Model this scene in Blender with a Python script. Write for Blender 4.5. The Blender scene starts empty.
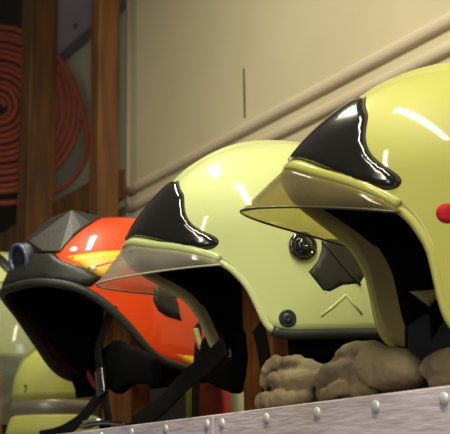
import bpy, math, random
from mathutils import Vector, Matrix
from mathutils.geometry import delaunay_2d_cdt

# ---------------------------------------------------------------- camera, world, lights
sc = bpy.context.scene
C = sc.collection
R = math.radians
EYE = Vector((0, 0, 1.45))
cam_d = bpy.data.cameras.new('camera'); cam = bpy.data.objects.new('camera', cam_d); C.objects.link(cam)
cam_d.sensor_width = 36; cam_d.lens = 36 * 1167 / 450
cam.location = EYE
cam.matrix_world = Matrix.Translation(EYE) @ Matrix.Rotation(R(90 + 13.0), 4, 'X') @ Matrix.Rotation(R(-0.9), 4, 'Z')
cam_d.clip_start = 0.05
cam_d.dof.use_dof = True; cam_d.dof.focus_distance = 1.03; cam_d.dof.aperture_fstop = 19
sc.camera = cam
sc.view_settings.view_transform = 'Standard'; sc.view_settings.look = 'None'
sc.view_settings.exposure = 0.25; sc.view_settings.gamma = 1.0; sc.view_settings.use_curve_mapping = False
w = bpy.data.worlds.new('room_air'); sc.world = w; w.use_nodes = True
w.node_tree.nodes['Background'].inputs[0].default_value = (0.9, 0.85, 0.7, 1)
w.node_tree.nodes['Background'].inputs[1].default_value = 0.075

def area(name, loc, target, sx, sy, power, col):
    d = bpy.data.lights.new(name, 'AREA'); d.shape = 'RECTANGLE'; d.size = sx; d.size_y = sy
    d.energy = power; d.color = col
    o = bpy.data.objects.new(name, d); C.objects.link(o); o.location = loc
    o.rotation_euler = (Vector(target) - Vector(loc)).to_track_quat('-Z', 'Y').to_euler()
    return o
t1 = area('fluorescent_tube_light', (0.02, 0.18, 2.62), (0.02, 0.18, 0), 0.05, 1.1, 20, (1.0, 0.93, 0.72))
t1.rotation_euler = (0, 0, R(13))
area('fluorescent_tube_light', (-0.27, 1.28, 2.62), (-0.27, 1.28, 0), 0.07, 0.42, 6, (1.0, 0.93, 0.70))
area('room_ceiling_light', (-1.3, -1.2, 2.6), (0.0, 1.2, 1.7), 0.10, 1.3, 13, (1.0, 0.90, 0.68))
area('cool_front_fill', (-0.9, -1.3, 1.35), (0.0, 0.9, 1.5), 0.5, 0.7, 4.0, (0.72, 0.80, 1.0))  # added cool fill onto the front board, no window known there

# ---------------------------------------------------------------- materials
def mat(name, col, rough=0.5, metal=0.0, coat=0.0, bump=0.0, bscale=60, var=0.0, vscale=12, stretch=(1, 1, 1), col2=None, spec=0.5, sheen=0.0):
    m = bpy.data.materials.new(name); m.use_nodes = True
    nt = m.node_tree; b = nt.nodes['Principled BSDF']
    b.inputs['Base Color'].default_value = (*col, 1); b.inputs['Roughness'].default_value = rough
    b.inputs['Metallic'].default_value = metal; b.inputs['Coat Weight'].default_value = coat
    b.inputs['Coat Roughness'].default_value = 0.06
    b.inputs['Specular IOR Level'].default_value = spec; b.inputs['Sheen Weight'].default_value = sheen
    tc = nt.nodes.new('ShaderNodeTexCoord'); mp = nt.nodes.new('ShaderNodeMapping')
    mp.inputs['Scale'].default_value = stretch
    nt.links.new(tc.outputs['Object'], mp.inputs[0])
    if var > 0 or col2:
        n = nt.nodes.new('ShaderNodeTexNoise'); n.inputs['Scale'].default_value = vscale; n.inputs['Detail'].default_value = 5
        nt.links.new(mp.outputs[0], n.inputs['Vector'])
        r = nt.nodes.new('ShaderNodeValToRGB'); r.color_ramp.elements[0].position = 0.32; r.color_ramp.elements[1].position = 0.68
        c2 = col2 or tuple(c * (1 - var) for c in col)
        r.color_ramp.elements[0].color = (*c2, 1); r.color_ramp.elements[1].color = (*col, 1)
        nt.links.new(n.outputs[0], r.inputs[0]); nt.links.new(r.outputs[0], b.inputs['Base Color'])
    if bump > 0:
        n = nt.nodes.new('ShaderNodeTexNoise'); n.inputs['Scale'].default_value = bscale; n.inputs['Detail'].default_value = 4
        nt.links.new(mp.outputs[0], n.inputs['Vector'])
        bp = nt.nodes.new('ShaderNodeBump'); bp.inputs['Strength'].default_value = bump; bp.inputs['Distance'].default_value = 0.002
        nt.links.new(n.outputs[0], bp.inputs['Height']); nt.links.new(bp.outputs[0], b.inputs['Normal'])
    return m

def visor_mat(name, tint, haze, hazecol):
    m = bpy.data.materials.new(name); m.use_nodes = True
    nt = m.node_tree; nt.nodes.clear()
    out = nt.nodes.new('ShaderNodeOutputMaterial')
    tr = nt.nodes.new('ShaderNodeBsdfTransparent'); tr.inputs[0].default_value = (*tint, 1)
    df = nt.nodes.new('ShaderNodeBsdfDiffuse'); df.inputs[0].default_value = (*hazecol, 1)
    gl = nt.nodes.new('ShaderNodeBsdfGlossy'); gl.inputs['Roughness'].default_value = 0.09
    fr = nt.nodes.new('ShaderNodeFresnel')
    ge = nt.nodes.new('ShaderNodeNewGeometry'); io = nt.nodes.new('ShaderNodeMapRange')
    io.inputs['To Min'].default_value = 1.5; io.inputs['To Max'].default_value = 1 / 1.5
    nt.links.new(ge.outputs['Backfacing'], io.inputs[0]); nt.links.new(io.outputs[0], fr.inputs[0])
    n = nt.nodes.new('ShaderNodeTexNoise'); n.inputs['Scale'].default_value = 30; n.inputs['Detail'].default_value = 6
    tc = nt.nodes.new('ShaderNodeTexCoord'); nt.links.new(tc.outputs['Object'], n.inputs['Vector'])
    mr = nt.nodes.new('ShaderNodeMapRange'); mr.inputs['To Min'].default_value = haze * 0.4; mr.inputs['To Max'].default_value = haze * 1.6
    nt.links.new(n.outputs[0], mr.inputs[0])
    tl = nt.nodes.new('ShaderNodeBsdfTranslucent'); tl.inputs[0].default_value = (*hazecol, 1); ad = nt.nodes.new('ShaderNodeMixShader'); ad.inputs[0].default_value = 0.5
    nt.links.new(df.outputs[0], ad.inputs[1]); nt.links.new(tl.outputs[0], ad.inputs[2])
    m1 = nt.nodes.new('ShaderNodeMixShader'); m2 = nt.nodes.new('ShaderNodeMixShader')
    nt.links.new(mr.outputs[0], m1.inputs[0]); nt.links.new(tr.outputs[0], m1.inputs[1]); nt.links.new(ad.outputs[0], m1.inputs[2])
    nt.links.new(fr.outputs[0], m2.inputs[0]); nt.links.new(m1.outputs[0], m2.inputs[1]); nt.links.new(gl.outputs[0], m2.inputs[2])
    nt.links.new(m2.outputs[0], out.inputs[0])
    return m

M = dict(
    lime=mat('lime_paint', (0.60, 0.66, 0.28), 0.5, spec=0.25, coat=0.9, var=0.05, vscale=9, bump=0.04, bscale=25),
    yellow=mat('yellow_paint', (0.50, 0.495, 0.115), 0.5, spec=0.25, coat=0.9, var=0.08, vscale=9, bump=0.04, bscale=25),
    inner=mat('cream_inner', (0.42, 0.34, 0.13), 0.55, var=0.2, vscale=20),
    inner_dark=mat('dark_inner', (0.03, 0.008, 0.006), 0.7),
    orange=mat('orange_paint', (0.90, 0.070, 0.006), 0.45, spec=0.3, coat=0.9, var=0.05),
    stripe=mat('yellow_decal', (0.85, 0.55, 0.02), 0.4),
    redline=mat('red_decal', (0.65, 0.05, 0.02), 0.4),
    gloss=mat('gloss_black_plastic', (0.010, 0.010, 0.009), 0.16, coat=1.0, var=0.3, vscale=30),
    matte=mat('matte_black_plastic', (0.017, 0.017, 0.014), 0.45, bump=0.15, bscale=400),
    rubber=mat('black_rubber', (0.022, 0.024, 0.020), 0.5, bump=0.2, bscale=300),
    sticker=mat('dark_reflective_sticker', (0.015, 0.015, 0.011), 0.6, bump=0.1, bscale=500),
    cloth=mat('black_liner_cloth', (0.005, 0.005, 0.007), 0.95, bump=0.4, bscale=200, spec=0.08),
    navy=mat('navy_webbing', (0.008, 0.010, 0.022), 0.8, bump=0.5, bscale=300),
    web=mat('black_webbing', (0.007, 0.0065, 0.006), 0.75, bump=0.6, bscale=500, spec=0.2),
    redcloth=mat('dark_red_strap', (0.25, 0.01, 0.012), 0.8),
    red=mat('red_sticker', (0.42, 0.008, 0.015), 0.7, spec=0.2),
    white=mat('white_sticker', (0.8, 0.78, 0.75), 0.4),
    steel=mat('steel', (0.55, 0.57, 0.58), 0.35, metal=0.9),
    nail=mat('nail_head', (0.80, 0.85, 0.82), 0.35, metal=0.35, var=0.2, vscale=200),
    bluering=mat('blue_grey_ring', (0.08, 0.11, 0.24), 0.35, coat=0.5),
    lens=mat('lamp_lens', (0.03, 0.03, 0.02), 0.1, coat=1.0),
    fascia=mat('lilac_grey_painted_wood', (0.74, 0.66, 0.74), 0.6, bump=0.35, bscale=40, var=0.35, vscale=22, stretch=(1.2, 1.2, 9), col2=(0.52, 0.43, 0.48)),
    plank=mat('shelf_wood', (0.16, 0.10, 0.06), 0.8, bump=0.4, bscale=30, var=0.4, vscale=12, stretch=(1, 8, 8)),
    stand=mat('orange_brown_wood', (0.50, 0.17, 0.03), 0.6, bump=0.3, bscale=30, var=0.5, vscale=16, stretch=(6, 6, 0.6)),
    post=mat('brown_post_wood', (0.185, 0.070, 0.011), 0.65, bump=0.4, bscale=30, var=0.62, vscale=10, stretch=(5, 5, 0.5)),
    wall=mat('beige_painted_wall', (0.64, 0.57, 0.38), 0.5, var=0.14, vscale=2.5, bump=0.05, bscale=20),
    rib=mat('beige_rib', (0.66, 0.56, 0.42), 0.5, var=0.12, vscale=6),
    pale=mat('pale_wall', (0.62, 0.64, 0.48), 0.7, var=0.15, vscale=5),
    lilac=mat('lilac_board', (0.36, 0.31, 0.40), 0.7, var=0.2, vscale=5),
    dark=mat('dark_board', (0.015, 0.009, 0.006), 0.8, var=0.3),  # near-black; on the recess boards it puts shade into the colour
    hose=mat('red_hose', (0.50, 0.10, 0.055), 0.6, bump=0.3, bscale=200, var=0.3, vscale=40),
    glove=mat('dirty_olive_leather', (0.33, 0.26, 0.14), 0.8, bump=0.9, bscale=60, var=0.5, vscale=28, col2=(0.13, 0.09, 0.055)),
    hood=mat('hood_lime', (0.50, 0.52, 0.12), 0.6, var=0.1, vscale=20),
    silver=mat('silver_band', (0.30, 0.27, 0.22), 0.35, metal=0.35, var=0.15),
    redbag=mat('red_jacket_cloth', (0.50, 0.06, 0.035), 0.8, bump=0.3, bscale=60),
    limebag=mat('lime_jacket_stripe', (0.35, 0.42, 0.03), 0.7),
    palebag=mat('pale_jacket_stripe', (0.45, 0.45, 0.25), 0.7),
    floor=mat('concrete', (0.20, 0.18, 0.15), 0.8, var=0.2),
    clear_visor=visor_mat('clear_visor', (0.95, 0.94, 0.90), 0.24, (0.75, 0.72, 0.62)),
    smoke_visor=visor_mat('yellowed_visor', (0.91, 0.86, 0.62), 0.22, (0.50, 0.43, 0.26)),
    face_visor=visor_mat('face_shield', (0.93, 0.94, 0.90), 0.26, (0.60, 0.64, 0.50)),
)

# ---------------------------------------------------------------- helpers
def obj(name, verts, faces, m, parent=None, smooth=True, dz=0.0):
    me = bpy.data.meshes.new(name)
    me.from_pydata([(v[0], v[1], v[2] + dz) for v in verts], [], faces)
    me.materials.append(m); me.validate(); me.update()
    if smooth:
        me.polygons.foreach_set('use_smooth', [True] * len(me.polygons))
    o = bpy.data.objects.new(name, me); C.objects.link(o)
    if parent: o.parent = parent
    return o
def recalc(o):
    import bmesh
    bm = bmesh.new(); bm.from_mesh(o.data); bmesh.ops.remove_doubles(bm, verts=bm.verts, dist=1e-6)
    bmesh.ops.recalc_face_normals(bm, faces=bm.faces); bm.to_mesh(o.data); bm.free(); return o
def empty(name, loc, rot=(0, 0, 0)):
    o = bpy.data.objects.new(name, None); C.objects.link(o); o.location = loc; o.rotation_euler = rot
    o.empty_display_size = 0.05; return o
def tag(o, label, cat, group=None):
    o['label'] = label; o['category'] = cat
    if group: o['group'] = group
    return o
def struct(o): o['kind'] = 'structure'; return o
def bevel(o, wd, seg=2):
    b = o.modifiers.new('bevel', 'BEVEL'); b.width = wd; b.segments = seg; b.limit_method = 'ANGLE'; return o

def box(name, lo, hi, m, parent=None, bev=0.0, basis=None):
    v = [(x, y, z) for x in (lo[0], hi[0]) for y in (lo[1], hi[1]) for z in (lo[2], hi[2])]
    f = [(0, 1, 3, 2), (4, 6, 7, 5), (0, 4, 5, 1), (2, 3, 7, 6), (0, 2, 6, 4), (1, 5, 7, 3)]
    if basis: v = [basis(*p) for p in v]
    o = recalc(obj(name, v, f, m, parent, smooth=False))
    if bev: bevel(o, bev)
    return o

def spline(pts, n=8, closed=False):
    out = []; P = [Vector(p) for p in pts]; N = len(P)
    rng = range(N if closed else N - 1)
    for i in rng:
        g = (lambda k: P[k % N]) if closed else (lambda k: P[min(max(k, 0), N - 1)])
        p0, p1, p2, p3 = g(i - 1), g(i), g(i + 1), g(i + 2)
        for j in range(n):
            t = j / n
            out.append(0.5 * ((2 * p1) + (p2 - p0) * t + (2 * p0 - 5 * p1 + 4 * p2 - p3) * t * t + (3 * p1 - p0 - 3 * p2 + p3) * t ** 3))
    if not closed: out.append(P[-1].copy())
    return out

def sweep(name, path, m, parent=None, normals=None, ra=0.003, rb=None, seg=10, closed=False, square=False, dz=0.0, fixed=(0, 0, 1)):
    """ra: half size along the normal, rb: half size across it."""
    rb = rb or ra; P = [Vector(p) for p in path]; N = len(P); V = []; F = []
    for i, p in enumerate(P):
        t = (P[(i + 1) % N] - P[i - 1]) if closed else (P[min(i + 1, N - 1)] - P[max(i - 1, 0)])
        t.normalize()
        n = Vector(normals[i]) if normals else Vector(fixed)
        n = n - t * n.dot(t)
        if n.length < 1e-4: n = t.orthogonal()
        n.normalize(); b = t.cross(n)
        for k in range(seg):
            a = 2 * math.pi * k / seg; ca, sa = math.cos(a), math.sin(a)
            if square:
                e = 0.35; ca = math.copysign(abs(ca) ** e, ca); sa = math.copysign(abs(sa) ** e, sa)
            V.append(p + n * ca * ra + b * sa * rb)
    for i in range(N if closed else N - 1):
        for k in range(seg):
            a, b_ = i * seg + k, i * seg + (k + 1) % seg
            c, d = ((i + 1) % N) * seg + (k + 1) % seg, ((i + 1) % N) * seg + k
            F.append((a, b_, c, d))
    if not closed:
        F.append(tuple(range(seg))[::-1]); F.append(tuple((N - 1) * seg + k for k in range(seg)))
    return recalc(obj(name, V, F, m, parent, dz=dz))

def lathe(name, prof, origin, axis, m, parent=None, seg=32, dz=0.0):
    """prof: (radius, height) pairs along the axis."""
    ax = Vector(axis).normalized(); e1 = ax.orthogonal().normalized(); e2 = ax.cross(e1); O = Vector(origin); V = []; F = []
    for r, h in prof:
        for k in range(seg):
            a = 2 * math.pi * k / seg; V.append(O + ax * h + (e1 * math.cos(a) + e2 * math.sin(a)) * max(r, 1e-5))
    for i in range(len(prof) - 1):
        for k in range(seg):
            F.append((i * seg + k, i * seg + (k + 1) % seg, (i + 1) * seg + (k + 1) % seg, (i + 1) * seg + k))
    F.append(tuple(range(seg))[::-1]); F.append(tuple((len(prof) - 1) * seg + k for k in range(seg)))
    return recalc(obj(name, V, F, m, parent, dz=dz))

def lc(pts, x):
    if x <= pts[0][0]: return pts[0][1]
    for (x0, y0), (x1, y1) in zip(pts, pts[1:]):
        if x <= x1:
            t = (x - x0) / (x1 - x0); return y0 + (y1 - y0) * t
    return pts[-1][1]
def smooth_curve(pts):
    """monotone smooth table from control points"""
    P = spline([(a, b, 0) for a, b in pts], 6); return [(p.x, p.y) for p in P]
def fold(al): return abs(((al + 180) % 360) - 180)

class Shell:
    """al = azimuth in degrees (0 front, 90 left side); v in [0,1] rises from the widest line to the crown; v<0 is metres below it."""
    def __init__(s, af, ab, b, c, nc, taper):
        s.af, s.ab, s.b, s.c, s.nc, s.taper = af, ab, b, c, nc, taper
    def pt(s, al, v, off=0.0):
        p = s._pt(al, v)
        if off:
            n = s.nrm(al, v); p = tuple(p[i] + n[i] * off for i in range(3))
        return p
    def _pt(s, al, v):
        a = math.radians(al); ca, sa = math.cos(a), math.sin(a)
        A = s.ab + (s.af - s.ab) * (0.5 + 0.5 * ca)
        if v >= 0:
            n = lc(s.nc, fold(al)); t = min(v, 1.0) * math.pi / 2
            r = max(math.cos(t), 0.0) ** (2 / n); z = s.c * math.sin(t) ** (2 / n)
        else:
            r = 1 - s.taper * (-v / 0.1) ** 2; z = v
        return (A * ca * r, s.b * sa * r, z)
    def nrm(s, al, v):
        if v > 0.985: return (0, 0, 1)
        e = 0.4
        p1, p0 = s._pt(al + e, v), s._pt(al - e, v); q1 = s._pt(al, v + (0.012 if v >= 0 else 0.002)); q0 = s._pt(al, v)
        u = Vector(p1) - Vector(p0); ww = Vector(q1) - Vector(q0)
        n = u.cross(ww); n.normalize(); return tuple(n)
    def z2v(s, al, z):
        if z <= 0: return z
        n = lc(s.nc, fold(al)); return math.asin(min(z / s.c, 1.0) ** (n / 2)) * 2 / math.pi
    def pz(s, al, z, off=0.0): return s.pt(al, s.z2v(al, z), off)
    def nz(s, al, z): return s.nrm(al, s.z2v(al, z))

def columns():
    A = []; a = 0.0
    while a < 180:
        A.append(a); a += 1.25 if 50 <= a < 100 else 3.0
    A = [x for x in A if x < 179.5]
    return A + [180.0] + [360 - x for x in A[:0:-1]]

def dome(name, sh, edge, m, parent, dz, off=0.0, thick=0.004, rows=34, bump=None, inner=None):
    """closed shell of real thickness between its lower edge and the crown"""
    cols = columns(); N = len(cols); V = []; F = []
    for side in (0, 1):
        for r in range(rows + 1):
            k = (r / rows) ** 0.9
            for al in cols:
                z = edge(fold(al)); v0 = sh.z2v(al, z); v = v0 + (1 - v0) * k if v0 >= 0 or k > 0 else v0
                if v0 < 0:
                    # walk evenly: the lower wall first, then the dome
                    L1 = -v0; L2 = 0.16; s_ = k * (L1 + L2)
                    v = v0 + s_ if s_ < L1 else (s_ - L1) / L2
                o = off - (thick if side else 0)
                if bump and not side: o += bump(al, v)
                V.append(sh.pt(al, v, o))
    S = (rows + 1) * N
    for side in (0, 1):
        for r in range(rows):
            for i in range(N):
                a, b = side * S + r * N + i, side * S + r * N + (i + 1) % N
                q = (a, b, b + N, a + N); F.append(q if not side else q[::-1])
    for i in range(N):
        F.append(((i + 1) % N, i, S + i, S + (i + 1) % N))
    o = obj(name, V, F, m, parent, dz=dz)
    if inner:
        o.data.materials.append(inner); h = rows * N
        for i, p in enumerate(o.data.polygons):
            if h <= i: p.material_index = 1
    import bmesh
    bm = bmesh.new(); bm.from_mesh(o.data); bmesh.ops.remove_doubles(bm, verts=bm.verts, dist=3e-5)
    bmesh.ops.recalc_face_normals(bm, faces=bm.faces); bm.to_mesh(o.data); bm.free()
    return o

def patch(name, sh, poly, m, parent, dz, h=0.002, edge_w=0.004, base=0.0, step=0.004, crown=0.0, inward=False):
    """raised plate following the shell: poly in (azimuth deg, height m)."""
    K = 0.0021
    P = [(a * K, z) for a, z in poly]; B = []
    for i, p in enumerate(P):
        q = P[(i + 1) % len(P)]; L = math.hypot(q[0] - p[0], q[1] - p[1]); n = max(1, int(L / (step * 0.6)))
        for j in range(n): B.append((p[0] + (q[0] - p[0]) * j / n, p[1] + (q[1] - p[1]) * j / n))
    def inside(x, y):
        c = False
        for i in range(len(B)):
            (x0, y0), (x1, y1) = B[i], B[i - 1]
            if (y0 > y) != (y1 > y) and x < (x1 - x0) * (y - y0) / (y1 - y0) + x0: c = not c
        return c
    def dist(x, y): return min(math.hypot(x - a, y - b) for a, b in B)
    xs = [p[0] for p in B]; ys = [p[1] for p in B]; pts = list(B)
    y = min(ys)
    while y < max(ys):
        x = min(xs)
        while x < max(xs):
            if inside(x, y) and dist(x, y) > step * 0.45: pts.append((x, y))
            x += step
        y += step
    # a ring just inside the border keeps the rounded edge even
    nb = len(B)
    r = delaunay_2d_cdt([Vector(p) for p in pts], [(i, (i + 1) % nb) for i in range(nb)], [list(range(nb))], 1, 1e-7)
    V2, F2 = r[0], r[2]; V = []; D = []
    sg = -1 if inward else 1
    for p in V2:
        d = dist(p.x, p.y); D.append(d)
        t = min(d / edge_w, 1.0); hh = base + h * math.sqrt(1 - (1 - t) ** 2) + crown * (1 - math.exp(-d / 0.02))
        V.append(sh.pz(p.x / K, p.y, sg * hh))
    n0 = len(V)
    for p in V2: V.append(sh.pz(p.x / K, p.y, sg * (base - 0.0008)))
    F = [tuple(f) for f in F2]; cnt = {}
    for f in F:
        for i in range(len(f)):
            e = (f[i], f[(i + 1) % len(f)]); cnt[e] = 1
    G = [tuple(n0 + i for i in f[::-1]) for f in F]
    S = [(b, a, a + n0, b + n0) for (a, b) in cnt if (b, a) not in cnt]
    return recalc(obj(name, V, F + G + S, m, parent, dz=dz))

# shelf frame: u runs along the shelf away to the left, w inwards from its front face
B0 = Vector((0.1486, 0.7858, 0)); TH = R(29.4)
EU = Vector((-math.sin(TH), math.cos(TH), 0)); EW = Vector((math.cos(TH), math.sin(TH), 0))
def SF(u, w_, z): return B0 + EU * u + EW * w_ + Vector((0, 0, z))
SHELF = 1.5137

# ---------------------------------------------------------------- the room
struct(box('floor', (-1.5, -2.2, -0.05), (4.2, 0.95, 0.0), M['floor'], basis=SF))
struct(box('wall_right', (-1.2, 0.45, 1.0), (1.505, 0.50, 3.4), M['wall'], basis=SF))
struct(box('wall_back', (1.2, 0.70, 0.0), (2.62, 0.76, 3.6), M['pale'], basis=SF))
struct(box('wall_left', (2.60, 0.66, 0.0), (4.2, 0.72, 3.6), M['dark'], basis=SF))  # near-black colour stands in for the dark recess behind the coil
struct(box('trim_1', (1.50, 0.66, 2.704), (2.60, 0.70, 3.5), M['lilac'], basis=SF, bev=0.004))
struct(box('trim_2', (1.52, 0.62, 0.0), (3.9, 0.655, 2.08), M['dark'], basis=SF))  # added board, its colour paints the recess dark below the rail
kn = lathe('trim_7', [(.0085, -.001), (.0085, .0012), (.006, .002), (0, .0022)], SF(2.329, 0.66, 2.744), -EW, M['dark'], None, 20); struct(kn)
def rib(name, z, r, u0=-1.1, u1=1.554):
    path = [SF(u0, 0.448, z)] + [SF(u0 + (u1 - 0.006 - u0) * k / 20, 0.448, z) for k in range(1, 21)]
    o = sweep(name, path, M['rib'], ra=r * 0.55, rb=r * 0.9, seg=20, normals=[-EW] * len(path)); struct(o)
    bevel(o, r * 0.6, 3); return o
rib('trim_3', 2.041, 0.0115); rib('trim_4', 2.004, 0.0105)
# long shallow groove in the wall panel
struct(box('trim_5', (1.0245, 0.4485, 2.062), (1.0275, 0.452, 2.150), M['dark'], basis=SF))
bl = box('trim_6', (1.497, 0.444, 1.0), (1.508, 0.451, 3.4), M['rib'], basis=SF, bev=0.002); struct(bl)

# timber rack holding the hose
rk = tag(empty('timber_rack', SF(1.6, 0.38, 0)), 'dark brown timber rack with two upright posts behind the helmets', 'rack')
rk.location = (0, 0, 0)
def postbox(name, u, w_, s, z0, z1):
    return box(name, (u - s / 2, w_ - s / 2, z0), (u + s / 2, w_ + s / 2, z1), M['post'], rk, bev=0.003, basis=SF)
postbox('post', 1.425, 0.362, 0.045, 0.0, 3.3)
postbox('post', 1.812, 0.364, 0.066, 0.0, 3.3)
box('rail', (1.452, 0.390, 2.010), (2.9, 0.420, 2.072), M['post'], rk, bev=0.002, basis=SF)

# coiled hose facing the camera
hc = SF(2.33, 0.44, 2.468)
hr = Vector((0.985, 0.17, 0)); hu = Vector((0, 0, 1)); path = []; nrm = []
turns = 13.0; r0 = 0.016; pitch = 0.0172
for i in range(int(turns * 48)):
    a = 2 * math.pi * i / 48; r = r0 + pitch * a / (2 * math.pi)
    path.append(hc + hr * math.cos(a) * r * 0.93 + hu * math.sin(a) * r * 1.02 + Vector((-0.17, 0.985, 0)) * 0.006 * math.sin(a * 0.37))
hose = empty('coiled_hose', hc - hu * 0.24)
tag(hose, 'dull red rubber hose coiled flat and hung behind the timber posts', 'hose')
hose.location = (0, 0, 0)
sweep('hose_coil', path, M['hose'], hose, ra=0.0072, seg=10, fixed=(-0.17, 0.985, 0))
tail = [hc + hr * (0.235 * math.cos(a)) + hu * (0.235 * math.sin(a)) for a in (R(60), R(35))][:0]
tail += [hc + hr * x + hu * z for x, z in ((0.150, 0.165), (0.19, 0.105), (0.214, 0.04), (0.232, -0.02), (0.240, -0.07), (0.238, -0.13), (0.205, -0.195), (0.15, -0.238), (0.08, -0.262), (0.0, -0.27), (-0.1, -0.262))]
sweep('hose_end', spline(tail, 8), M['hose'], hose, ra=0.0078, seg=12, fixed=(-0.17, 0.985, 0))

# ---------------------------------------------------------------- shelf
shelf = tag(empty('shelf', (0, 0, 0)), 'long wooden shelf with lilac-grey painted front board under the helmets', 'shelf')
box('shelf_board', (-0.6, 0.020, SHELF - 0.022), (2.6, 0.325, SHELF - 0.0004), M['plank'], shelf, bev=0.001, basis=SF)
box('added_dark_board', (-0.6, 0.3175, SHELF), (1.45, 0.3245, SHELF + 0.115), M['dark'], shelf, bev=0.001, basis=SF)  # added board, coloured dark to black out the wall below the helmets
for a, b in ((-0.6, 0.3300), (0.3312, 1.25), (1.2512, 2.6)):
    fb = box('front_board', (a, 0.0, SHELF - 0.105), (b, 0.0196, SHELF), M['fascia'], shelf, bev=0.0012, basis=SF)
    # wood grain runs along the board
for k in range(-2, 5):
    u = 0.0065 + 0.0768 * k if k < 5 else 0
    lathe('nail', [(0.0044, -0.001), (0.0047, 0.0006), (0.0038, 0.0016), (0.0018, 0.0021), (0.0, 0.0022)], SF(u, 0, SHELF - 0.0088), -EW, M['nail'], shelf, 16)
for u in (0.342, 0.427, 0.506, 0.585, 0.664, 0.743):
    lathe('nail', [(0.0044, -0.001), (0.0047, 0.0006), (0.0038, 0.0016), (0.0018, 0.0021), (0.0, 0.0022)], SF(u, 0, SHELF - 0.0082), -EW, M['nail'], shelf, 16)

def stand(u, w_, su, sw, top, label):
    o = box('wooden_stand', (u - su / 2, w_ - sw / 2, SHELF), (u + su / 2, w_ + sw / 2, top), M['stand'], bev=0.003, basis=SF)
    tag(o, label, 'stand', 'wooden helmet stands'); return o
stand(0.010, 0.110, 0.05, 0.03, 1.70, 'wooden upright on the shelf inside the nearest yellow helmet')
stand(0.452, 0.135, 0.062, 0.03, 1.715, 'orange-brown wooden upright on the shelf under the middle lime helmet')
stand(0.775, 0.115, 0.085, 0.03, 1.705, 'orange-brown wooden upright on the shelf under the orange helmet')
stand(1.32, 0.11, 0.06, 0.03, 1.78, 'wooden upright on the shelf under the farthest lime helmet')

# ---------------------------------------------------------------- crested helmets with short visors
F1 = Shell(.147, .150, .108, .109, [(0, 1.47), (40, 1.8), (90, 2.0), (180, 2.2)], .032)
E1 = smooth_curve([(0, .0045), (14, .002), (27, -.005), (43, -.014), (54, -.023), (62, -.033), (67, -.046), (70, -.058), (72.5, -.074), (75, -.090), (79, -.0985), (90, -.102), (130, -.103), (180, -.103)])
def e1(a): return lc(E1, a)
BASE1 = -0.128

def frame(sh, loc, psi, tilt, base, name, roll=0):
    """Empty at the helmet's base; children are shifted so that the shell's centre lands at loc."""
    yaw = R(180 + psi); t = R(tilt)
    rot = Matrix.Rotation(yaw, 4, 'Z') @ Matrix.Rotation(-t, 4, 'Y') @ Matrix.Rotation(R(roll), 4, 'X')
    o = empty(name, Vector(loc) + rot @ Vector((0, 0, base)), (R(roll), -t, yaw)); return o

def screw_cap(name, sh, al, z, r, h, m, root, dz, slot=True):
    n = sh.nz(al, z); p = sh.pz(al, z, 0.0)
    k = lathe(name, [(r, -0.001), (r, h * 0.35), (r * 0.93, h * 0.55), (r * 0.72, h * 0.6), (r * 0.66, h * 0.45), (r * 0.60, h * 0.5), (r * 0.52, h), (r * 0.3, h * 1.12), (r * 0.12, h * 1.12), (0, h * 0.9)], p, n, m, root, 36, dz=dz)
    return k

def neck_curtain(sh, root, dz, a0, zb, zt):
    V = []; F = []; cs = [a0 + (360 - 2 * a0) * k / 48 for k in range(49)]
    for o_ in (-0.006, -0.014):
        for z in (zt, zt - 0.012, (zt + zb) / 2 - .006, zb):
            for a in cs: V.append(sh.pt(a, max(z, -.11), o_ - (0.004 if z < -.105 else 0))[:2] + (z,))
    n = len(cs)
    for L in (0, 1):
        for r in range(3):
            for i in range(n - 1):
                a = (L * 4 + r) * n + i; F.append((a, a + 1, a + n + 1, a + n))
    for i in range(n - 1):
        F.append((3 * n + i, 3 * n + i + 1, 7 * n + i + 1, 7 * n + i)); F.append((i, i + 1, 4 * n + i + 1, 4 * n + i))
    for r in range(3):
        F.append((r * n, (r + 1) * n, (r + 5) * n, (r + 4) * n)); F.append((r * n + n - 1, (r + 1) * n + n - 1, (r + 5) * n + n - 1, (r + 4) * n + n - 1))
    recalc(obj('neck_curtain', V, F, M['cloth'], root, dz=dz))

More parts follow.
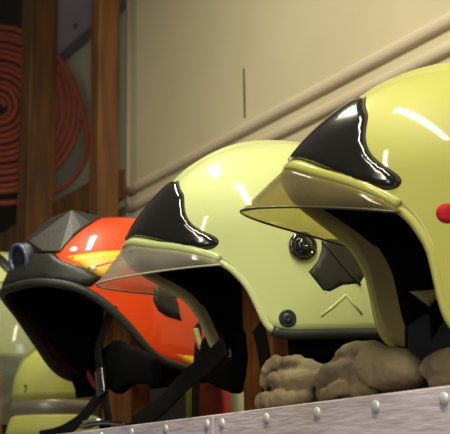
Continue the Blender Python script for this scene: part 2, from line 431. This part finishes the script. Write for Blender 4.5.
def crested_helmet(loc, psi, tilt, paint, visor, label, group=None, red_dot=False, roll=0, recess=8, drop=0.0):
    def e1(a): return lc(E1, a) - drop * max(0.0, min(1.0, (a - 70) / 9))
    dz = -BASE1; sh = F1
    root = tag(frame(sh, loc, psi, tilt, BASE1, 'fire_helmet', roll), label, 'helmet', group)
    def ridge(al, v):
        if v < 0.3: return 0.0
        p = sh.pt(al, v); y = abs(p[1]); k = max(0.0, min(1.0, (0.036 - y) / 0.010)); k = k * k * (3 - 2 * k)
        q = max(0.0, min(1.0, (v - 0.42) / 0.12)); return 0.0022 * k * q
    dome('shell', sh, e1, paint, root, dz, bump=ridge, inner=M['inner'])
    # rounded lip round the face opening
    als = [x * 1.25 for x in range(-66, 67)] if drop else [x * 1.25 for x in range(-62, 63)]
    fn = [sh.nz(a, e1(fold(a))) for a in als]
    lip = sweep('face_lip', [sh.pz(a, e1(fold(a)), -0.001) for a in als], paint, root, normals=fn, ra=0.0024, rb=0.0032, seg=12, dz=dz)
    # raised brow line above the visor
    als2 = [x * 1.5 for x in range(-40, 41)]
    sweep('brow_line', [sh.pz(a, e1(fold(a)) + 0.0035, 0.0012) for a in als2], paint, root, normals=[sh.nz(a, e1(fold(a)) + .003) for a in als2], ra=0.0014, rb=0.0034, seg=12, dz=dz)
    # rubber edge trim round the neck
    a3 = [77 + (4 if drop else 0) + 2 * k for k in range(104 - (4 if drop else 0))]
    sweep('edge_trim', [sh.pz(a, e1(fold(a)) - 0.0005, 0.0) for a in a3], M['rubber'], root, normals=[sh.nz(a, e1(fold(a))) for a in a3], ra=0.0040, rb=0.0050, seg=12, dz=dz)
    # brow plate
    half = [(28.5, .0635), (33, .0600), (38, .0515), (42.6, .0425), (44.4, .0335), (45.6, .0255), (47.2, .0175), (49.8, .0095), (53.4, .0028), (57, -.0022), (59.4, -.0065), (59.9, -.0110), (58.2, -.0152), (54, -.0165), (46, -.0115), (38, -.0055), (27, .0035), (14, .0105)]
    poly = [(0, .0130)] + half[::-1] + [(15, .0640), (0, .0645)]
    poly = poly + [(-a, z) for a, z in poly[-2:0:-1]]
    poly = [(p.x / .0021, p.y) for p in spline([(a * .0021, z, 0) for a, z in poly], 3, closed=True)]
    patch('plate_gasket', sh, [(a * 1.0, z) for a, z in poly], M['rubber'], root, dz, h=0.0010, edge_w=0.0015, base=0.0, step=0.005)
    def shrink(p, d):
        c = [(a * .0021, z) for a, z in p]; n = len(c); out = []
        for i in range(n):
            x0, y0 = c[i - 1]; x1, y1 = c[(i + 1) % n]; tx, ty = x1 - x0, y1 - y0; L = math.hypot(tx, ty)
            out.append(((c[i][0] - ty / L * d) / .0021, c[i][1] + tx / L * d))
        return out
    patch('brow_plate', sh, shrink(poly, 0.0010), M['gloss'], root, dz, h=0.0022, edge_w=0.0026, base=0.0006, step=0.0035)
    # visor
    ns, nt_ = 60, 14; V = []; F = []
    A = 61.0; hx, hy, hz_ = sh.pz(A, e1(A))
    for i in range(ns + 1):
        s = -1 + 2 * i / ns; al = A * s; k = abs(s)
        top = Vector(sh.pz(al, e1(fold(al)), 0.0022))
        bot = Vector((hx + 0.003 + (0.1765 - hx - 0.003) * (1 - max(k, 0.02) ** 1.66), (hy + 0.002) * s, hz_ - 0.001 + 0.002 * (1 - k ** 6)))
        for j in range(nt_ + 1):
            t = j / nt_; p = top.lerp(bot, t); out = Vector((0.5, s, 0)).normalized()
            V.append(p + out * 0.0025 * math.sin(math.pi * t) * k * (1 - k) * 4)
    for i in range(ns):
        for j in range(nt_):
            a = i * (nt_ + 1) + j; F.append((a, a + 1, a + nt_ + 2, a + nt_ + 1))
    vo = obj('visor', V, F, visor, root, dz=dz)
    so = vo.modifiers.new('thickness', 'SOLIDIFY'); so.thickness = 0.0018
    edge_pts = [V[i * (nt_ + 1) + nt_] for i in range(ns + 1)]
    sweep('visor_edge', edge_pts, M['visor_edge_dark'] if red_dot else M['visor_edge_clear'], root, ra=0.0010, seg=8, dz=dz)
    # side fittings, both sides
    for sg in (1, -1):
        screw_cap('pivot_knob', sh, sg * 91, -.020, 0.0138, 0.0085, M['gloss'], root, dz)
        screw_cap('snap_button', sh, sg * 83, -.0865, 0.0082, 0.003, M['rubber'], root, dz)
        if not red_dot:
            st = [(99, -.013), (105, -.0135), (111, -.0135), (114.5, -.022), (118, -.034), (117.5, -.046), (114, -.056), (106, -.0575), (98.5, -.0655), (92.5, -.0445), (96.5, -.034), (98.3, -.024)]
            patch('side_sticker', sh, [(sg * a, z) for a, z in st][::sg], M['sticker'], root, dz, h=0.0010, edge_w=0.001, step=0.006)
            cr = [(98.8, -.015), (102, -.025), (106, -.038), (110, -.049), (114, -.0575)]
            sweep('sticker_fold', [sh.pz(sg * a, z, 0.001) for a, z in cr], M['matte'], root, normals=[sh.nz(sg * a, z) for a, z in cr], ra=0.0012, rb=0.0012, seg=8, dz=dz)
            cv = [(96, -.086), (101, -.078), (106.8, -.0675), (107.2, -.0672), (110, -.075), (114, -.085)]
            sweep('embossed_chevron', [sh.pz(sg * a, z, -0.0004) for a, z in cv], paint, root, normals=[sh.nz(sg * a, z) for a, z in cv], ra=0.0013, rb=0.0016, seg=8, dz=dz)
    if red_dot:
        circ = [(73.5 + 3.1 * math.cos(t * math.pi / 12), -.030 + 0.0072 * math.sin(t * math.pi / 12)) for t in range(24)]
        patch('red_sticker', sh, circ, M['red'], root, dz, h=0.0006, edge_w=0.0008, step=0.004)
    if red_dot:
        for sg in (1, -1):
            q = [(83, -.066), (97, -.059), (91, -.077)]
            patch('lining_gap_patch', sh, [(sg * a, z) for a, z in q][::sg], M['inner'], root, dz, h=0.001, edge_w=0.001, base=0.0185, step=0.005, inward=True)  # added cream patch standing for bare shell seen through a lining gap
    # black lining set back from the shell edge
    def el(a): return e1(max(a - (recess if a < 100 else 0), 0)) + (0.003 if a < 70 else 0.006)
    dome('padded_lining', sh, el, M['cloth'], root, dz, off=-0.0065, thick=0.010, rows=24)
    neck_curtain(sh, root, dz, 84, BASE1 + 0.004, -.088)
    return root, dz

M['visor_edge_dark'] = mat('dark_visor_edge', (0.06, 0.045, 0.02), 0.3)
M['visor_edge_clear'] = mat('pale_visor_edge', (0.45, 0.40, 0.30), 0.3)

h1, d1 = crested_helmet((.1903, .8991, 1.6658), 6.25, 7.25, M['yellow'], M['smoke_visor'], 'large yellow fire helmet with a smoky yellowed visor and red dot, nearest on the shelf', 'fire helmets on the shelf', red_dot=True, roll=-4.54, drop=0.011)
h2, d2 = crested_helmet((.041, 1.176, 1.688), 14.6, -4.0, M['lime'], M['clear_visor'], 'pale lime fire helmet with clear visor and dark side sticker, between yellow and orange helmets', 'fire helmets on the shelf', recess=3)

def place(root, path):
    """world points into the root's own frame"""
    bpy.context.view_layer.update()
    inv = root.matrix_world.inverted(); return [inv @ Vector(p) for p in path]
def strap(name, root, pts, wd, m, th=0.0012, nor=None):
    P = spline(place(root, [SF(*p) for p in pts]), 8)
    inv = root.matrix_world.inverted().to_3x3()
    n = inv @ (nor or -EW)
    return sweep(name, P, m, root, normals=[n] * len(P), ra=th, rb=wd / 2, seg=12, square=True)

# straps and chin pad of the middle helmet
strap('chin_strap', h2, [(0.352, 0.062, 1.600), (0.345, 0.062, 1.585), (0.338, 0.062, 1.560), (0.338, 0.064, 1.535), (0.332, 0.066, 1.519), (0.314, 0.07, 1.517)], 0.020, M['web'])
strap('chin_strap', h2, [(0.590, 0.122, 1.635), (0.583, 0.120, 1.615), (0.587, 0.120, 1.590), (0.591, 0.120, 1.560), (0.592, 0.120, 1.535), (0.594, 0.120, 1.518)], 0.016, M['web'])
bk = strap('strap_buckle', h2, [(0.583, 0.116, 1.628), (0.574, 0.116, 1.612), (0.566, 0.116, 1.604)], 0.007, M['inner'], 0.003)
cp = [(0.567, 1.612), (0.570, 1.590), (0.566, 1.570), (0.530, 1.556), (0.494, 1.547), (0.476, 1.560), (0.470, 1.585), (0.474, 1.612), (0.5, 1.63), (0.54, 1.63)]
def slab(name, root, outline, w0, w1, m, bev=0.004):
    n = len(outline); V = place(root, [SF(u, w0, z) for u, z in outline] + [SF(u, w1, z) for u, z in outline])
    F = [tuple(range(n)), tuple(range(2 * n - 1, n - 1, -1))] + [(i, (i + 1) % n, n + (i + 1) % n, n + i) for i in range(n)]
    o = recalc(obj(name, V, F, m, root)); bevel(o, bev, 3); return o
slab('chin_pad', h2, cp, 0.112, 0.128, M['cloth'], 0.005)
strap('chin_strap', h1, [(0.158, 0.104, 1.583), (0.155, 0.102, 1.572), (0.153, 0.100, 1.560), (0.150, 0.10, 1.545), (0.140, 0.10, 1.53)], 0.030, M['navy'], 0.003)
strap('chin_strap', h1, [(0.122, 0.104, 1.578), (0.115, 0.10, 1.565), (0.13, 0.10, 1.55), (0.10, 0.10, 1.53)], 0.024, M['navy'], 0.003)

# ---------------------------------------------------------------- orange helmet with lamp housing
S3 = Shell(.140, .14, .111, .097, [(0, 1.7), (60, 2.0), (180, 2.2)], .03)
E3 = smooth_curve([(0, .0150), (20, .0150), (37, .008), (47, -.001), (55, -.014), (62, -.030), (69, -.050), (73, -.063), (78, -.079), (84, -.091), (92, -.099), (110, -.107), (180, -.110)])
def e3(a): return lc(E3, a)
BASE3 = -0.128
def lamp_helmet():
    dz = -BASE3; sh = S3
    root = tag(frame(sh, (-.1475, 1.464, 1.690), 39.6, -7.8, BASE3, 'fire_helmet'), 'bright orange fire helmet with yellow side stripe and black front lamp housing', 'helmet', 'fire helmets on the shelf')
    dome('shell', sh, e3, M['orange'], root, dz, inner=M['inner_dark'])
    als = [2.5 * k for k in range(144)]
    def tp(a):
        f = fold(a); push = 0.001 * max(0.0, 1 - f / 55.0); p = Vector(sh.pz(a, e3(f))); d = Vector((p.x, p.y, 0)).normalized(); return p + d * (0.001 + push) - Vector((0, 0, push * 0.9))
    sweep('edge_trim', [tp(a) for a in als], M['rubber'], root, normals=[sh.nz(a, min(e3(fold(a)), -.001)) for a in als], ra=0.0042, rb=0.0052, seg=12, closed=True, dz=dz)
    def el(a): return e3(max(a - (6 if a < 110 else 0), 0)) + (0.004 if a < 60 else 0.006)
    dome('padded_lining', sh, el, M['cloth'], root, dz, off=-0.0055, thick=0.012, rows=22)
    neck_curtain(sh, root, dz, 88, BASE3 + 0.003, -.092)
    # brow band under the lamp housing
    hb = [(52, .0005), (58.5, .0105), (49, .0245), (36, .0365), (30, .046), (18, .053)]
    poly = [(0, .0175), (12, .0175), (26, .0145), (38, .009), (46, .0025)] + hb + [(0, .059)]
    poly = poly + [(-a, z) for a, z in poly[-2:0:-1]]
    patch('brow_band', sh, poly, M['matte'], root, dz, h=0.0042, edge_w=0.005, step=0.005)
    # stripe with red centre line, ear cover, lower yellow flash, both sides
    for sg in (1, -1):
        q = [(38.5, .041), (60, .0425), (80, .0405), (74, .0225), (58.5, .0110), (49, .024)]
        patch('yellow_stripe', sh, [(sg * a, z) for a, z in q][::-sg], M['stripe'], root, dz, h=0.0006, edge_w=0.0006, step=0.006)
        ln = [(51, .0225), (58, .0250), (66, .0285), (77, .032)]
        sweep('stripe_line', [sh.pz(sg * a, z, 0.0006) for a, z in ln], M['redline'], root, normals=[sh.nz(sg * a, z) for a, z in ln], ra=0.0006, rb=0.0012, seg=8, dz=dz)
        q = [(85, -.006), (95.5, -.004), (99, -.026), (100.5, -.049), (91, -.0425), (86, -.035), (83.5, -.022)]
        patch('ear_cover', sh, [(sg * a, z) for a, z in q][::-sg], M['matte'], root, dz, h=0.004, edge_w=0.004, step=0.005)
        q = [(95, -.088), (118, -.095), (118, -.105), (103, -.101)]
        patch('yellow_flash', sh, [(sg * a, z) for a, z in q][::-sg], M['stripe'], root, dz, h=0.0006, edge_w=0.0006, step=0.006)
        c = sh.pz(sg * 54, .0225); lathe('rivet', [(.0034, -.001), (.0034, .001), (.002, .0022), (0, .0026)], c, sh.nz(sg * 54, .0225), M['white'], root, 16, dz=dz)
        c = sh.pz(sg * 42, .0485); lathe('reflective_dot', [(.0048, -.001), (.0048, .0008), (.004, .0014), (0, .0016)], c, sh.nz(sg * 42, .0485), M['white'], root, 20, dz=dz)
    # faceted lamp housing on the midline
    import bmesh
    bm = bmesh.new(); pts = []
    for y, x, z in ((0.0, .1130, .0720), (0.0, .0807, .0930), (0.0, .0396, .1080), (0.0, .003, .1005)): pts.append((x, y, z))
    for sg in (1, -1):
        pts += [(.116, sg * .010, .0680), (.112, sg * .0165, .0580), (.110, sg * .0165, .038), (.060, sg * .024, .1040)]
        for al, z, off in ((10, .053, .006), (20, .048, .007), (33, .047, .003), (33, .055, .003), (38, .065, .003), (43, .075, .003), (50, .082, .003), (60, .0915, .003)):
            p = sh.pz(al, z, off); pts.append((p[0], sg * p[1], p[2]))
    vs = [bm.verts.new((p[0], p[1], p[2] + dz)) for p in pts]
    for x, y, z in ((.07, .03, .05), (.07, -.03, .05), (.01, 0, .075), (.11, 0, .04)): bm.verts.new((x, y, z + dz))
    bmesh.ops.convex_hull(bm, input=bm.verts)
    for v in [v for v in bm.verts if not v.link_faces]: bm.verts.remove(v)
    me = bpy.data.meshes.new('lamp_housing'); bm.to_mesh(me); bm.free(); me.materials.append(M['matte'])
    ho = bpy.data.objects.new('lamp_housing', me); C.objects.link(ho); ho.parent = root; bevel(ho, .003, 3)
    # lamp barrel with ring and lens
    ax = Vector((1, 0.05, -0.08)).normalized(); o0 = Vector((.1005, -.001, .0500))
    lamp = lathe('lamp', [(.0185, 0), (.0195, .014), (.0195, .024), (.0170, .026)], o0, ax, M['matte'], root, 32, dz=dz)
    lathe('lamp_ring', [(.0150, .020), (.0196, .0245), (.0196, .0275), (.0180, .0292), (.0156, .0286), (.0146, .022)], o0, ax, M['bluering'], lamp, 32, dz=dz)
    lathe('lens', [(.0148, .019), (.0148, .0215), (.007, .0235), (0, .024)], o0, ax, M['lens'], lamp, 24, dz=dz)
    return root
h3 = lamp_helmet()
strap('chin_strap', h3, [(0.632, 0.035, 1.660), (0.650, 0.030, 1.632), (0.662, 0.028, 1.610), (0.656, 0.028, 1.585), (0.648, 0.030, 1.560), (0.640, 0.030, 1.538), (0.640, 0.032, 1.524), (0.668, 0.034, 1.5175)], 0.017, M['web'])
b3 = strap('strap_buckle', h3, [(0.652, 0.026, 1.585), (0.648, 0.026, 1.570), (0.644, 0.026, 1.556)], 0.020, M['gloss'], 0.0035)
strap('chin_strap', h3, [(0.752, 0.052, 1.592), (0.728, 0.050, 1.576), (0.698, 0.048, 1.565), (0.670, 0.044, 1.562)], 0.007, M['redcloth'])
lp = strap('strap_loop', h3, [(0.705, 0.030, 1.522), (0.680, 0.028, 1.5235), (0.650, 0.028, 1.524), (0.615, 0.030, 1.522), (0.590, 0.034, 1.519)], 0.014, M['gloss'], 0.0025, nor=Vector((0, 0, 1)))
strap('strap_clip', h3, [(0.690, 0.026, 1.5265), (0.670, 0.025, 1.5275), (0.650, 0.026, 1.527)], 0.010, M['steel'], 0.0015, nor=Vector((0, 0, 1)))
strap('chin_strap', h3, [(0.655, 0.03, 1.560), (0.685, 0.03, 1.545), (0.73, 0.032, 1.530), (0.80, 0.035, 1.520), (0.87, 0.035, 1.5175)], 0.016, M['web'])
strap('chin_strap', h3, [(0.385, 0.045, 1.585), (0.42, 0.045, 1.572), (0.47, 0.045, 1.558), (0.53, 0.045, 1.535), (0.60, 0.045, 1.5185)], 0.022, M['web'], 0.002)

slab('cheek_pad', h3, [(0.691, 1.612), (0.649, 1.620), (0.585, 1.602), (0.546, 1.588), (0.541, 1.558), (0.604, 1.566), (0.642, 1.556), (0.681, 1.570)], 0.040, 0.054, M['cloth'], 0.004)

# ---------------------------------------------------------------- far lime helmet, hood behind it, jacket
S4 = Shell(.147, .15, .112, .105, [(0, 1.9), (180, 2.2)], .06)
E4 = smooth_curve([(0, .0), (40, -.004), (60, -.02), (75, -.06), (88, -.085), (180, -.09)])
def far_helmet():
    base = -0.11; dz = -base
    loc = SF(1.295, 0.10, 1.742)
    root = tag(frame(S4, loc, 20, 0, base, 'fire_helmet'), 'lime helmet with a dark band and large clear face shield at the left edge', 'helmet', 'fire helmets on the shelf')
    dome('shell', S4, lambda a: lc(E4, a), M['lime'], root, dz)
    dome('padded_lining', S4, lambda a: lc(E4, a) + .006, M['cloth'], root, dz, off=-.007, thick=.008, rows=16)
    als = [3 * k for k in range(120)]
    sweep('edge_trim', [S4.pz(a, lc(E4, fold(a))) for a in als], M['rubber'], root, normals=[S4.nz(a, min(lc(E4, fold(a)), -.001)) for a in als], ra=.003, rb=.004, closed=True, dz=dz)
    ps = [(86, .09), (92, .075), (97, .060), (104, .045), (112, .030), (120, .012)]
    sweep('dark_band', spline([S4.pz(a, z, .001) for a, z in ps], 6), M['matte'], root, normals=None, ra=.003, rb=.010, fixed=S4.nz(104, .045), dz=dz)
    # big clear face shield folded down from the brow
    inv = (Matrix.Translation(root.location) @ root.rotation_euler.to_matrix().to_4x4()).inverted()
    cc = SF(1.085, 0.095, 1.658); d0 = (-EW * 0.80 - EU * 0.42 - Vector((0, 0, 0.22))).normalized()
    e1_ = Vector((0, 0, 1)).cross(d0).normalized(); e2_ = d0.cross(e1_); V = []; F = []; n = 36; rr = 16
    for i in range(rr + 1):
        for k in range(n):
            th = R(68) * i / rr; ph = 2 * math.pi * k / n
            V.append(inv @ (cc + (d0 * math.cos(th) + (e1_ * math.cos(ph) * 1.08 + e2_ * math.sin(ph)) * math.sin(th)) * 0.118))
    for i in range(rr):
        for k in range(n): F.append((i * n + k, i * n + (k + 1) % n, (i + 1) * n + (k + 1) % n, (i + 1) * n + k))
    for sg in (1, -1):
        pc = inv @ (cc + (d0 * math.cos(R(62)) + (e1_ * sg * 0.75 * 1.08 + e2_ * 0.66) * math.sin(R(62))) * 0.120)
        lathe('shield_pivot', [(.009, -.002), (.009, .003), (.005, .004), (0, .004)], pc, (pc - inv @ cc).normalized(), M['matte'], root, 20)
    vo = recalc(obj('face_shield', V, F, M['face_visor'], root)); so = vo.modifiers.new('thickness', 'SOLIDIFY'); so.thickness = 0.002
    return root
far_helmet()

hood = tag(empty('small_helmet', SF(0.985, 0.10, SHELF)), 'small yellow-green helmet with a grey reflective band, left of the orange helmet', 'helmet', None)
zz = 1.571 - SHELF; k_ = 0.84
lathe('shell', [(a_ * k_, b_) for a_, b_ in [(.073, zz), (.0735, zz + .012), (.071, zz + .035), (.062, zz + .058), (.045, zz + .075), (.022, zz + .084), (0, zz + .086)]], (0, 0, 0), (0, 0, 1), M['hood'], hood, 48)
lathe('reflective_band', [(a_ * k_, b_) for a_, b_ in [(.070, zz - .021), (.0725, zz - .020), (.0745, zz - .001), (.071, zz + .001)]], (0, 0, 0), (0, 0, 1), M['silver'], hood, 48)
lathe('brim', [(.058, zz - .019), (.0615, zz - .0205), (.064, zz - .024), (.068, .020), (.074, .0), (.066, .0), (.060, .018)], (0, 0, 0), (0, 0, 1), M['hood'], hood, 48)
# small dark C-shaped mark on the dome
mk = [(math.cos(R(a)), math.sin(R(a))) for a in range(60, 300, 20)]
cd = (SF(0, -1, 0) - SF(0, 0, 0)) + EU * (-0.35); cd.normalize(); sd = Vector((-cd.y, cd.x, 0))
mkp = []
for x, y in mk:
    d = (cd + sd * (0.10 - x * 0.05)).normalized(); mkp.append(Vector((d.x * .0732 * k_, d.y * .0732 * k_, zz + .017 + y * .0045)))
sweep('logo_mark', mkp, M['matte'], hood, ra=.0009, fixed=tuple(cd), seg=8)

jk = tag(empty('folded_jacket', SF(0.76, 0.25, SHELF)), 'red folded jacket with lime and pale stripes standing behind the middle helmet', 'jacket')
jk.rotation_euler = (0, 0, 0)
def jbox(name, u0, u1, w0, w1, z1, m, bev):
    V = [SF(u, w_, z) - jk.location for u in (u0, u1) for w_ in (w0, w1) for z in (SHELF, z1)]
    f = [(0, 1, 3, 2), (4, 6, 7, 5), (0, 4, 5, 1), (2, 3, 7, 6), (0, 2, 6, 4), (1, 5, 7, 3)]
    o = recalc(obj(name, V, f, m, jk)); bevel(o, bev, 4); return o
jbox('lime_stripe', 0.808, 0.838, 0.232, 0.290, 1.634, M['limebag'], .008)
jbox('jacket_body', 0.722, 0.806, 0.235, 0.295, 1.600, M['redbag'], .012)
jbox('pale_stripe', 0.690, 0.720, 0.236, 0.290, 1.598, M['palebag'], .008)

# ---------------------------------------------------------------- leather gloves
def glove(name, blobs, label, seed):
    """blobs: chains of (u, w, z, radius) in the shelf frame joined into one leather skin"""
    import bmesh
    bm = bmesh.new(); c0 = blobs[0][0]; org = SF(c0[0], c0[1], SHELF)
    for chain in blobs:
        for (a, b) in zip(chain, chain[1:]) if len(chain) > 1 else [(chain[0], chain[0])]:
            pa, pb = SF(*a[:3]) - org, SF(*b[:3]) - org; n = max(1, int((pa - pb).length / 0.004))
            for k in range(n + 1):
                t = k / n; p = pa.lerp(pb, t); r = a[3] + (b[3] - a[3]) * t
                bmesh.ops.create_icosphere(bm, subdivisions=2, radius=r, matrix=Matrix.Translation(p))
    me = bpy.data.meshes.new(name); bm.to_mesh(me); bm.free(); me.materials.append(M['glove'])
    o = bpy.data.objects.new(name, me); C.objects.link(o); o.location = org
    r = o.modifiers.new('skin', 'REMESH'); r.mode = 'VOXEL'; r.voxel_size = 0.0014; r.use_smooth_shade = True
    s = o.modifiers.new('soften', 'SMOOTH'); s.factor = 0.5; s.iterations = 3
    tx = bpy.data.textures.new('creases', 'CLOUDS'); tx.noise_scale = 0.018; tx.noise_depth = 2
    d = o.modifiers.new('creases', 'DISPLACE'); d.texture = tx; d.strength = 0.0045; d.mid_level = 0.5; d.texture_coords = 'LOCAL'
    t2 = bpy.data.textures.new('folds', 'VORONOI'); t2.noise_scale = 0.014; t2.weight_1 = -1.0; t2.weight_2 = 1.0
    d2 = o.modifiers.new('folds', 'DISPLACE'); d2.texture = t2; d2.strength = 0.0022; d2.mid_level = 0.35; d2.texture_coords = 'LOCAL'
    s2 = o.modifiers.new('soften2', 'SMOOTH'); s2.factor = 0.4; s2.iterations = 2
    # rest flat on the shelf: bake, then press the underside onto the board
    dg = bpy.context.evaluated_depsgraph_get(); ev = o.evaluated_get(dg); nm = bpy.data.meshes.new_from_object(ev)
    o.modifiers.clear(); o.data = nm
    for v in nm.vertices:
        if v.co.z < 0.0006: v.co.z = 0.0006
    nm.polygons.foreach_set('use_smooth', [True] * len(nm.polygons)); nm.materials.clear(); nm.materials.append(M['glove'])
    tag(o, label, 'glove', 'leather work gloves on the shelf edge'); return o
Z0 = SHELF
glove('leather_glove', [
    [(0.279, 0.037, Z0 + .045, .006), (0.289, 0.035, Z0 + .037, .0085), (0.295, 0.035, Z0 + .027, .006)],
    [(0.276, 0.042, Z0 + .041, .008), (0.257, 0.042, Z0 + .040, .009), (0.232, 0.042, Z0 + .035, .009), (0.211, 0.042, Z0 + .027, .008)],
    [(0.272, 0.032, Z0 + .027, .009), (0.240, 0.030, Z0 + .025, .010), (0.214, 0.030, Z0 + .022, .008)],
    [(0.298, 0.034, Z0 + .010, .009), (0.270, 0.030, Z0 + .010, .010), (0.240, 0.028, Z0 + .009, .009), (0.217, 0.028, Z0 + .009, .008)],
], 'crumpled olive-brown leather glove with folded cuff, leftmost on the shelf edge', 1)
glove('leather_glove', [
    [(0.222, 0.056, Z0 + .029, .007), (0.196, 0.048, Z0 + .037, .008), (0.176, 0.042, Z0 + .0415, .008), (0.160, 0.042, Z0 + .040, .010), (0.140, 0.044, Z0 + .037, .011)],
    [(0.207, 0.036, Z0 + .021, .008), (0.185, 0.033, Z0 + .025, .011), (0.163, 0.035, Z0 + .026, .010)],
    [(0.184, 0.025, Z0 + .008, .007), (0.170, 0.025, Z0 + .011, .008), (0.160, 0.030, Z0 + .013, .007)],
    [(0.140, 0.040, Z0 + .026, .016), (0.122, 0.038, Z0 + .024, .019), (0.106, 0.038, Z0 + .022, .018), (0.093, 0.040, Z0 + .018, .014)],
    [(0.205, 0.040, Z0 + .010, .010), (0.175, 0.042, Z0 + .010, .011), (0.145, 0.040, Z0 + .010, .010)],
], 'bulky olive-brown leather glove folded over, middle one under the yellow helmet', 2)
glove('leather_glove', [
    [(0.068, 0.040, Z0 + .019, .010), (0.050, 0.038, Z0 + .021, .0125), (0.020, 0.040, Z0 + .020, .013), (-0.02, 0.044, Z0 + .017, .013)],
    [(0.062, 0.040, Z0 + .010, .0085), (0.030, 0.038, Z0 + .010, .009)],
], 'olive-brown leather glove at the right end of the shelf edge', 3)
